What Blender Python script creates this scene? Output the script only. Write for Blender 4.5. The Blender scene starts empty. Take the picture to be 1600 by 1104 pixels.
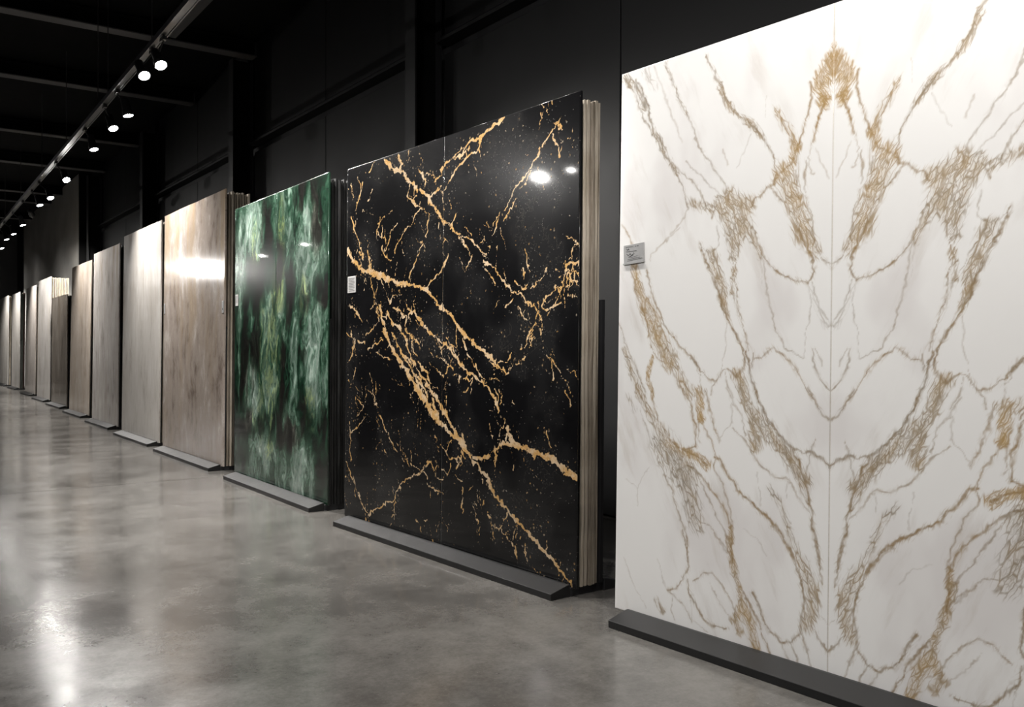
import bpy, bmesh, math, random
import numpy as np
from mathutils import Vector, Matrix
SC = bpy.context.scene
COL = SC.collection
R = math.radians

# ------------------------------------------------------------------ camera, world, exposure
cam_d = bpy.data.cameras.new('camera'); cam = bpy.data.objects.new('camera', cam_d); COL.objects.link(cam)
cam.location = (0, 0, 1.6); cam.rotation_euler = (R(90), 0, -math.atan2(.581, .814))
cam_d.sensor_width = 36; cam_d.lens = 31.5; cam_d.shift_y = -7 / 1600; cam_d.clip_start = .05; cam_d.clip_end = 200
SC.camera = cam
wd = bpy.data.worlds.new('hall_air'); SC.world = wd; wd.use_nodes = True
wd.node_tree.nodes['Background'].inputs[0].default_value = (.8, .85, 1, 1)
wd.node_tree.nodes['Background'].inputs[1].default_value = .002
vs = SC.view_settings; vs.view_transform = 'Standard'; vs.look = 'None'; vs.gamma = 1; vs.use_curve_mapping = False
vs.exposure = 0.0
LIGHT = 1.0            # common factor on every lamp of the two ceiling tracks
# room axes: +X towards the panelled wall, +Y down the row of stone, Z up; the camera stands at the origin

# ------------------------------------------------------------------ helpers
def link(o, parent=None):
    COL.objects.link(o)
    if parent is not None: o.parent = parent
    return o
def tag(o, label=None, cat=None, group=None, kind=None):
    if label: o['label'] = label
    if cat: o['category'] = cat
    if group: o['group'] = group
    if cat and not kind: kind = 'thing'
    if kind: o['kind'] = kind
    return o
def empty(name, loc, rz=0.0, rx=0.0):
    o = bpy.data.objects.new(name, None); o.empty_display_size = .1
    o.location = loc; o.rotation_euler = (rx, 0, rz); return link(o)
def obj(name, me, mat, parent=None, loc=(0, 0, 0), rot=(0, 0, 0)):
    o = bpy.data.objects.new(name, me); o.location = loc; o.rotation_euler = rot
    if mat is not None:
        me.materials.clear()
        for m in (mat if isinstance(mat, (list, tuple)) else [mat]): me.materials.append(m)
    return link(o, parent)
def box_me(x0, x1, y0, y1, z0, z1, bev=0.0):
    bm = bmesh.new()
    bmesh.ops.create_cube(bm, size=1, matrix=Matrix.Translation(((x0+x1)/2, (y0+y1)/2, (z0+z1)/2)) @ Matrix.Diagonal((x1-x0, y1-y0, z1-z0, 1)))
    if bev: bmesh.ops.bevel(bm, geom=bm.edges[:], offset=bev, segments=1, affect='EDGES')
    me = bpy.data.meshes.new('m'); bm.to_mesh(me); bm.free(); return me
def prism_me(prof, a0, a1, axis='x', bev=0.0):
    """profile (p, q) swept along an axis: axis x -> (a, p, q); y -> (p, a, q); z -> (p, q, a)"""
    f = {'x': lambda a, p, q: (a, p, q), 'y': lambda a, p, q: (p, a, q), 'z': lambda a, p, q: (p, q, a)}[axis]
    bm = bmesh.new()
    A = [bm.verts.new(f(a0, p, q)) for p, q in prof]; B = [bm.verts.new(f(a1, p, q)) for p, q in prof]
    k = len(prof); bm.faces.new(A); bm.faces.new(B[::-1])
    for i in range(k): bm.faces.new((A[i], B[i], B[(i+1) % k], A[(i+1) % k]))
    bmesh.ops.recalc_face_normals(bm, faces=bm.faces[:])
    if bev: bmesh.ops.bevel(bm, geom=bm.edges[:], offset=bev, segments=1, affect='EDGES')
    me = bpy.data.meshes.new('m'); bm.to_mesh(me); bm.free(); return me
def cyl_me(r0, r1, z0, z1, seg=24, cap0=True, cap1=True):
    bm = bmesh.new()
    A = [bm.verts.new((r0*math.cos(2*math.pi*i/seg), r0*math.sin(2*math.pi*i/seg), z0)) for i in range(seg)]
    B = [bm.verts.new((r1*math.cos(2*math.pi*i/seg), r1*math.sin(2*math.pi*i/seg), z1)) for i in range(seg)]
    for i in range(seg): bm.faces.new((A[i], A[(i+1) % seg], B[(i+1) % seg], B[i]))
    if cap0: bm.faces.new(A[::-1])
    if cap1: bm.faces.new(B)
    bmesh.ops.recalc_face_normals(bm, faces=bm.faces[:])
    me = bpy.data.meshes.new('m'); bm.to_mesh(me); bm.free(); return me
def lathe_me(prof, seg=28, cap=True):
    bm = bmesh.new(); rings = []
    for r, z in prof:
        rings.append([bm.verts.new((r*math.cos(2*math.pi*i/seg), r*math.sin(2*math.pi*i/seg), z)) for i in range(seg)])
    for a, b in zip(rings, rings[1:]):
        for i in range(seg): bm.faces.new((a[i], a[(i+1) % seg], b[(i+1) % seg], b[i]))
    if cap: bm.faces.new(rings[-1])
    bmesh.ops.recalc_face_normals(bm, faces=bm.faces[:])
    for f in bm.faces: f.smooth = True
    me = bpy.data.meshes.new('m'); bm.to_mesh(me); bm.free(); return me

# ------------------------------------------------------------------ node helpers
class NT:
    def __init__(s, name):
        s.m = bpy.data.materials.new(name); s.m.use_nodes = True; s.t = s.m.node_tree; s.t.nodes.clear()
        s.out = s.n('ShaderNodeOutputMaterial'); s.b = s.n('ShaderNodeBsdfPrincipled')
        s.l(s.b.outputs[0], s.out.inputs[0])
    def n(s, typ, **kw):
        nd = s.t.nodes.new(typ)
        for k, v in kw.items(): setattr(nd, k, v)
        return nd
    def l(s, a, b): s.t.links.new(a, b)
    def put(s, sock, v):
        if isinstance(v, bpy.types.NodeSocket): s.l(v, sock)
        elif isinstance(v, tuple) and len(v) == 3 and sock.type == 'RGBA': sock.default_value = (*v, 1)
        else: sock.default_value = v
    def math(s, op, a, b=0.0, c=None, clamp=False):
        nd = s.n('ShaderNodeMath', operation=op, use_clamp=clamp)
        s.put(nd.inputs[0], a); s.put(nd.inputs[1], b)
        if c is not None: s.put(nd.inputs[2], c)
        return nd.outputs[0]
    def ss(s, x, a, b, lo=0.0, hi=1.0):
        nd = s.n('ShaderNodeMapRange', interpolation_type='SMOOTHSTEP')
        s.put(nd.inputs[0], x); s.put(nd.inputs[1], a); s.put(nd.inputs[2], b); s.put(nd.inputs[3], lo); s.put(nd.inputs[4], hi)
        return nd.outputs[0]
    def mix(s, f, a, b):
        nd = s.n('ShaderNodeMix', data_type='RGBA'); s.put(nd.inputs[0], f); s.put(nd.inputs[6], a); s.put(nd.inputs[7], b)
        return nd.outputs[2]
    def noise(s, vec, scale, detail=4.0, rough=.55, dist=0.0):
        nd = s.n('ShaderNodeTexNoise'); s.put(nd.inputs['Vector'], vec)
        nd.inputs['Scale'].default_value = scale; nd.inputs['Detail'].default_value = detail
        nd.inputs['Roughness'].default_value = rough; nd.inputs['Distortion'].default_value = dist
        return nd
    def voro(s, vec, scale, feat='DISTANCE_TO_EDGE', rnd=1.0):
        nd = s.n('ShaderNodeTexVoronoi', feature=feat); s.put(nd.inputs['Vector'], vec)
        nd.inputs['Scale'].default_value = scale; nd.inputs['Randomness'].default_value = rnd
        return nd
    def map(s, vec, scale=(1, 1, 1), rot=(0, 0, 0), loc=(0, 0, 0)):
        nd = s.n('ShaderNodeMapping'); s.put(nd.inputs[0], vec)
        nd.inputs['Scale'].default_value = scale; nd.inputs['Rotation'].default_value = rot; nd.inputs['Location'].default_value = loc
        return nd.outputs[0]
    def obco(s): return s.n('ShaderNodeTexCoord').outputs['Object']
    def attr(s, name): return s.n('ShaderNodeAttribute', attribute_name=name)
    def bump(s, h, strength, dist=.01):
        nd = s.n('ShaderNodeBump'); nd.inputs['Strength'].default_value = strength; nd.inputs['Distance'].default_value = dist
        s.put(nd.inputs['Height'], h); s.l(nd.outputs[0], s.b.inputs['Normal'])
    def warp(s, vec, scale, amt, detail=3.0):
        nz = s.noise(vec, scale, detail)
        sub = s.n('ShaderNodeVectorMath', operation='SUBTRACT'); s.l(nz.outputs['Color'], sub.inputs[0]); sub.inputs[1].default_value = (.5, .5, .5)
        sc = s.n('ShaderNodeVectorMath', operation='SCALE'); s.l(sub.outputs[0], sc.inputs[0]); sc.inputs['Scale'].default_value = amt
        ad = s.n('ShaderNodeVectorMath', operation='ADD'); s.put(ad.inputs[0], vec); s.l(sc.outputs[0], ad.inputs[1])
        return ad.outputs[0]
    def fin(s, col, rough, spec=.5, metal=0.0, coat=0.0, coat_rough=.04):
        s.b.inputs['Coat Weight'].default_value = coat; s.b.inputs['Coat Roughness'].default_value = coat_rough
        s.put(s.b.inputs['Base Color'], col); s.put(s.b.inputs['Roughness'], rough)
        s.b.inputs['Specular IOR Level'].default_value = spec; s.b.inputs['Metallic'].default_value = metal
        return s.m

def plain(name, c, rough=.5, spec=.5, metal=0.0, var=.25, scale=6.0, bump=0.0):
    t = NT(name); nz = t.noise(t.obco(), scale, 5)
    k = t.math('MULTIPLY_ADD', nz.outputs[0], var*2, 1-var)
    g = t.n('ShaderNodeMix', data_type='RGBA', blend_type='MULTIPLY'); g.inputs[0].default_value = 1
    t.put(g.inputs[6], c); t.l(k, g.inputs[7])
    if bump: t.bump(t.noise(t.obco(), scale*12, 3).outputs[0], bump, .003)
    return t.fin(g.outputs[2], t.math('MULTIPLY_ADD', nz.outputs[0], .16, rough-.08), spec, metal)
def glow(name, c, strength):
    m = bpy.data.materials.new(name); m.use_nodes = True; t = m.node_tree; t.nodes.clear()
    o = t.nodes.new('ShaderNodeOutputMaterial'); e = t.nodes.new('ShaderNodeEmission')
    e.inputs[0].default_value = (*c, 1); e.inputs[1].default_value = strength; t.links.new(e.outputs[0], o.inputs[0]); return m

M = {}
M['steel'] = plain('black_powder_coated_steel', (.022, .022, .024), .42, .5, 0, .15, 9)
M['rack'] = plain('charcoal_rack_steel', (.010, .010, .0105), .40, .5, 0, .14, 7)
M['wall'] = plain('black_painted_wall_panel', (.0145, .0145, .0155), .55, .35, 0, .15, 1.3)
M['trim'] = plain('black_painted_trim', (.020, .020, .022), .5, .4, 0, .1, 3)
M['ceil'] = plain('black_ceiling_paint', (.006, .006, .006), .85, .1)
M['beam'] = plain('dark_grey_beam_paint', (.11, .11, .112), .6, .3)
M['track'] = plain('grey_aluminium_track', (.10, .10, .105), .42, .5, .5, .12, 8)
M['lamp'] = plain('black_lamp_housing', (.015, .015, .016), .4, .5)
M['rim'] = plain('lamp_reflector_rim', (.55, .55, .57), .25, .6, .8)
M['plaster'] = plain('grey_plaster', (.46, .45, .43), .8, .2, 0, .35, .9)
M['greywall'] = plain('dark_grey_plaster', (.17, .17, .17), .8, .2, 0, .2, .8)
M['wire'] = plain('dark_wire', (.05, .05, .05), .5)
M['card'] = plain('grey_white_card', (.50, .49, .48), .5, .4, 0, .05, 20)
M['silver_card'] = plain('brushed_silver_card', (.42, .42, .42), .35, .5, .3, .1, 40)
M['ink'] = plain('dark_ink', (.06, .06, .06), .6)
M['lens'] = glow('lit_lamp_lens', (1, .97, .93), 150)

# concrete floor
def floor_mat():
    t = NT('polished_concrete'); P = t.n('ShaderNodeTexCoord').outputs['Object']
    a = t.noise(t.warp(P, 1.2, .5), 1.1, 10, .68).outputs[0]; b = t.noise(P, 4.5, 10, .75).outputs[0]; c = t.noise(P, 42, 6, .7).outputs[0]
    v = t.math('ADD', t.math('MULTIPLY', a, .55), t.math('MULTIPLY', b, .45))
    v = t.math('ADD', v, t.math('MULTIPLY', t.math('SUBTRACT', c, .5), .20))
    col = t.mix(t.ss(v, .36, .66), (.075, .071, .066), (.150, .143, .133))
    pt = t.ss(t.noise(P, 60, 4, .65).outputs[0], .60, .74)
    col = t.mix(t.math('MULTIPLY', pt, .35), col, (.27, .255, .24))
    dk = t.ss(t.noise(P, 28, 6, .75).outputs[0], .58, .74)
    col = t.mix(t.math('MULTIPLY', dk, .45), col, (.045, .042, .039))
    rough = t.math('ADD', t.ss(a, .35, .65, .10, .17), t.math('MULTIPLY', c, .09))
    hb = t.math('ADD', t.math('MULTIPLY', t.noise(P, 7, 2, .5).outputs[0], .6), t.math('MULTIPLY', t.noise(P, 36, 4, .65).outputs[0], .22))
    t.bump(hb, .11, .010)
    return t.fin(col, rough, .6)
M['floor'] = floor_mat()
M['joint'] = plain('dark_joint_filler', (.03, .03, .03), .7)

# ------------------------------------------------------------------ value noise on grids (for the stone faces)
def vnoise(x, y, seed):
    rs = np.random.RandomState(seed); T = rs.rand(256, 256).astype(np.float32)
    xi = np.floor(x).astype(int); yi = np.floor(y).astype(int); fx = x - xi; fy = y - yi
    fx = fx*fx*(3-2*fx); fy = fy*fy*(3-2*fy)
    a = T[xi & 255, yi & 255]; b = T[(xi+1) & 255, yi & 255]; c = T[xi & 255, (yi+1) & 255]; d = T[(xi+1) & 255, (yi+1) & 255]
    return (a*(1-fx)+b*fx)*(1-fy)+(c*(1-fx)+d*fx)*fy
def fbm(x, y, seed, octv=4, gain=.5):
    s = 0; a = 1; tot = 0
    for o in range(octv):
        s = s + a*vnoise(x*2**o+o*17.3, y*2**o+o*9.1, seed+o); tot += a; a *= gain
    return s/tot
def sstep(x, a, b):
    t = np.clip((x-a)/(b-a), 0, 1); return t*t*(3-2*t)
def parse_veins(txt):
    out = []
    for ln in txt.strip().splitlines():
        h, p = ln.split(':'); w, s, g = map(float, h[1:].split(','))
        out.append((h[0], w/1000, s, g, [(float(a)/1000, float(b)/1000) for a, b in (q.split(',') for q in p.split())]))
    return out
def seg_dist(U, V, pts, reach):
    """distance to a polyline, only worked out near it; returns index mask and distances"""
    P = np.array(pts); m = (U > P[:, 0].min()-reach) & (U < P[:, 0].max()+reach) & (V > P[:, 1].min()-reach) & (V < P[:, 1].max()+reach)
    idx = np.nonzero(m)[0]; u = U[idx]; v = V[idx]; dd = np.full(len(idx), 9.0)
    for (ax, ay), (bx, by) in zip(pts, pts[1:]):
        ex, ey = bx-ax, by-ay; q = ex*ex+ey*ey+1e-9
        t = np.clip(((u-ax)*ex+(v-ay)*ey)/q, 0, 1)
        dd = np.minimum(dd, np.hypot(u-ax-t*ex, v-ay-t*ey))
    return idx, dd
# ------------------------------------------------------------------ stone: fields worked out per vertex + fine node detail
VEINS_WHITE = """L9,0.7,0.3:1386,3143 1322,3051 1223,2888 1162,2800 1088,2684 1024,2609 979,2528 922,2420 890,2317
L12,0.8,0.15:1310,3135 1240,3034 1191,2919 1156,2818 1089,2712 1037,2629
B28,0.7,0.2:1380,3161 1295,3065 1225,2954
B22,0.7,0.3:1156,2818 1089,2712 1011,2588 973,2527
L12,0.7,0.3:1011,2607 924,2520 862,2466 814,2397 766,2319
L10,0.6,0.35:1073,3174 1007,3047 943,2923 918,2873 843,2723 771,2594 677,2457 620,2336
B18,0.4,0.3:1073,3174 1007,3047 943,2923 905,2852
L14,0.3,0.5:1164,3177 1096,3049 1016,2865 939,2704
B40,0.3,0.1:1230,3164 1148,3051
L11,0.8,0.4:791,3150 731,3064 661,2943 570,2785 494,2710 420,2628 357,2542 321,2446
B18,0.8,0.4:684,2974 615,2854 570,2785 494,2710 420,2628
L9,0.45,0.3:901,2589 816,2504 722,2411 676,2352
L16,0.9,0.85:321,2429 336,2382 376,2371 417,2326 459,2323 479,2284
B75,1,0.45:620,2310 564,2260 542,2189
B45,1,0.5:675,2317 501,2295
B55,0.9,0.3:564,2200 563,2114
B30,0.6,0.4:872,2341 766,2311 664,2281
L10,0.7,0.6:789,2304 743,2325 698,2293 720,2252
L11,0.45,0.6:890,2317 919,2284 973,2245 1016,2200
L10,0.45,0.6:955,2238 1016,2189 1090,2141 1153,2100 1165,2063
B30,0.7,1:67,2882 91,2799
L46,0.75,1:1,2956 5,2914 10,2876
L30,0.7,1:40,2907 53,2831 47,2735
B20,0.9,1:-2,2991 -1,2952
B34,1,1:-1,2952 5,2890
B42,1,1:35,2898 47,2845
B36,0.9,1:58,2840 51,2767 47,2711
L9,0.8,1:12,2947 67,2850 91,2807
L9,0.7,1:3,2969 40,2922 81,2861
L16,0.9,1:49,2711 86,2624 113,2549
L8,0.4,0.6:104,2516 67,2438 12,2343
L14,0.8,0.9:114,2845 114,2765 142,2690 170,2608 209,2550 247,2467 321,2429
B32,0.75,0.95:209,2550 247,2467 311,2428
L9,0.6,0.7:339,2755 278,2677 238,2587 209,2525 189,2425 198,2338
B30,0.5,0.8:318,2734 248,2630 209,2558
B60,0.75,0.7:286,2440 237,2343 188,2232 159,2132
L11,0.8,0.6:366,2370 296,2310 236,2238 178,2150 164,2114
L10,0.6,0.6:151,2476 151,2355 122,2240 94,2149 85,2105
L10,0.6,0.7:208,2444 188,2296 178,2199
L7,0.5,0.7:123,2543 141,2450 113,2398
L9,0.45,0.6:657,2602 622,2518
L8,0.3,0.3:483,2648 525,2562 567,2492
L7,0.25,0.5:380,2830 400,2709
L11,0.85,0.6:479,2212 447,2132 394,2027 333,1965 254,1910 187,1874 121,1858 103,1877 93,1931 107,2004 150,2095 197,2164
L10,0.7,0.5:94,2137 85,2057 57,1992 -6,1932
B45,0.65,0.7:150,2175 112,2075 89,2026
L9,0.4,0.2:112,1798 116,1679 139,1601 139,1505
B35,0.25,0.1:112,1838 66,1741 3,1661
L9,0.6,0.25:93,1860 84,1805 48,1740 -2,1692
L8,0.4,0.2:57,1725 -2,1661
L9,0.5,0.3:674,2199 672,2103 729,2081 798,2105
B38,0.7,0.4:564,2195 563,2110 578,2034
B28,0.6,0.4:478,2161 446,2090 404,2020
B16,0.7,0.5:583,1966 587,1837
L9,0.8,0.6:567,2025 560,1836 527,1741 494,1639 467,1546
L8,0.7,0.5:589,2069 583,1966 592,1846 548,1759
L14,0.95,0.55:810,2133 774,2050 727,1950 680,1842 623,1727 579,1657 514,1580 487,1512 492,1453 544,1393
B34,0.8,0.4:728,2073 693,1956 647,1823
B20,0.8,0.6:646,1797 601,1692
L7,0.5,0.5:717,2063 648,1944 603,1864
L8,0.35,0.4:623,1684 621,1572 642,1469 663,1382
L9,0.55,0.4:384,2010 368,1868 352,1768 321,1685 291,1619 233,1561 195,1529 139,1505
L7,0.3,0.4:404,2037 388,1852
L11,0.85,0.65:431,1504 390,1512 340,1554 325,1570 281,1545 233,1497 176,1417 120,1347 65,1299
L10,0.65,0.4:93,1561 93,1490 56,1420 3,1355
L7,0.5,0.3:84,1561 34,1459
L14,0.7,0.9:1413,2297 1342,2193 1285,2111
L12,0.85,0.8:1323,1999 1266,1871 1217,1765 1176,1670 1148,1548
B30,0.8,0.75:1297,2026 1240,1870 1172,1763
B55,0.85,0.7:1199,1802 1118,1650 1053,1547 1002,1465
L12,0.85,0.6:1197,2000 1161,1885 1108,1770 1030,1648 943,1556 870,1502 834,1476 787,1414 741,1371 685,1364 663,1399
L13,0.8,0.8:1027,1492 964,1393 902,1304
L10,0.7,0.7:1154,1548 1102,1492 1039,1465
B18,0.8,0.9:1140,1492 1171,1416 1176,1351 1135,1255
L10,0.75,0.4:1412,1694 1368,1587 1311,1491 1255,1396 1200,1284
B28,0.65,0.3:1366,1539 1309,1405 1239,1273
L10,0.8,0.6:1028,1556 941,1447 891,1340 854,1267
B35,0.55,0.5:1015,1538 940,1411 878,1305
L9,0.45,0.4:834,1476 798,1396 786,1317 751,1274
L12,0.7,0.7:663,1382 642,1425 609,1435 576,1409 544,1385 502,1428 492,1470
L10,0.6,0.5:620,1417 608,1332 575,1278
B36,0.75,0.5:555,1401 502,1369 491,1293
L15,0.95,0.35:483,1546 461,1487 450,1404 419,1321 403,1285
L8,0.7,0.4:436,1537 440,1454
L10,0.65,0.6:685,1364 718,1328 728,1284
B30,0.6,0.6:855,1324 774,1291
L10,0.7,0.5:1280,1324 1225,1250 1159,1168 1088,1126
L12,0.85,0.75:1149,1328 1128,1235 1088,1126 1031,1065 957,998 896,976 815,1014 817,1116 842,1221 890,1300 915,1335
B32,0.65,0.4:1253,1287 1172,1186 1106,1097 1055,1036
L8,0.55,0.3:1237,1183 1183,1092 1129,984
L10,0.8,0.5:1090,932 1014,802 951,682 901,572 876,478 880,349
B30,1.1,1:1005,1022 908,966 814,948 746,928
L20,1,1:896,976 746,928
B26,0.95,1:809,1320 790,1233 783,1162
L10,0.7,0.8:751,1270 704,1158 659,1057
L10,0.7,0.9:771,1137 714,1062 691,977 701,924
L8,0.6,0.8:806,1161 787,1039
B95,0.75,0.15:1042,1000 943,900 894,833
B70,0.6,0.2:870,800 833,680 809,613
L12,0.85,0.75:883,888 767,847 677,770 600,677 556,582 561,496 544,411
L10,0.6,0.6:701,924 634,827 590,713 551,608
L9,0.6,0.5:860,908 790,827 698,716 631,613 566,529
L18,1,0.7:702,976 658,971 591,875 486,785 384,708 285,632 228,569 172,481
L10,0.6,0.4:618,1327 575,1260 510,1195 478,1096
L10,0.6,0.6:573,1132 488,1079 416,985
L8,0.4,0.4:575,1260 579,1157 637,1085 659,1049
B38,0.8,0.45:522,1347 490,1280 438,1207 427,1100 416,1043
L15,0.9,0.3:429,1349 408,1284 348,1188 288,1126 212,1076 165,1059 110,1048 56,1033 -2,985
B45,0.8,0.35:428,1200 337,1115 249,1048 202,972 146,907
L12,0.9,0.5:212,1068 174,999 146,915 118,823 100,732 64,620 42,505
L10,0.8,0.5:288,1086 221,987 192,902 118,792
L9,0.6,0.4:110,1048 132,979 137,900
L9,0.6,0.5:110,1048 83,1109
L9,0.6,0.6:416,985 326,911 230,890 164,802 118,753
L8,0.4,0.3:230,890 248,807
L8,0.3,0.2:395,921 375,824 384,741
B26,0.5,0.3:326,846 267,756 248,687 200,606 163,525
L14,0.8,0.35:111,1359 65,1298 29,1237 3,1216
L9,0.6,0.5:764,619 708,619 641,543 587,466
B40,0.5,0.3:846,767 821,646 775,591
L8,0.3,0.4:1334,766 1240,720 1152,861
L8,0.3,0.4:1240,720 1237,626
L8,0.3,0.3:494,608 412,563 343,477
B30,0.35,0.1:1332,1255 1290,1180
L12,0.85,0.6:918,554 880,451 879,361 913,282 948,220 1009,198
L9,0.6,0.5:1009,198 971,179 875,127 827,48
B26,0.5,0.4:1094,125 1043,71
L8,0.5,0.5:971,179 982,84 944,20
L12,0.85,0.5:878,289 853,213 794,136 747,93 680,65 593,69
L10,0.65,0.6:842,287 774,336 684,353 628,303 573,228 530,135
L8,0.4,0.5:716,294 638,197 572,125
B22,0.9,0.6:567,608 571,504 543,388 510,276 489,212
L10,0.7,0.5:665,575 587,492 554,438
B35,0.7,0.7:489,212 540,133 509,89
L14,0.9,0.6:490,280 438,215 386,135 346,62 316,4
B32,0.8,0.8:489,212 437,123 416,28
L13,0.9,0.5:321,645 252,599 195,519 148,432 129,340 147,240 156,174 203,107 259,93 327,133 377,187 418,278
L10,0.8,0.5:85,681 66,589 48,514 31,423
B42,0.65,0.5:139,497 84,405 84,302 120,207
L9,0.7,0.5:129,340 111,265 93,221 48,154 4,103
L9,0.6,0.5:203,107 165,45 147,2
L10,0.7,0.5:156,174 129,118 74,6
L8,0.35,0.3:1348,313 1277,172 1170,70
L8,0.35,0.3:1099,339 1021,214
L8,0.5,0.4:259,93 221,38 193,-3
L8,0.4,0.4:39,265 4,227
L8,0.4,0.5:840,179 827,66 724,19"""
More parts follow.
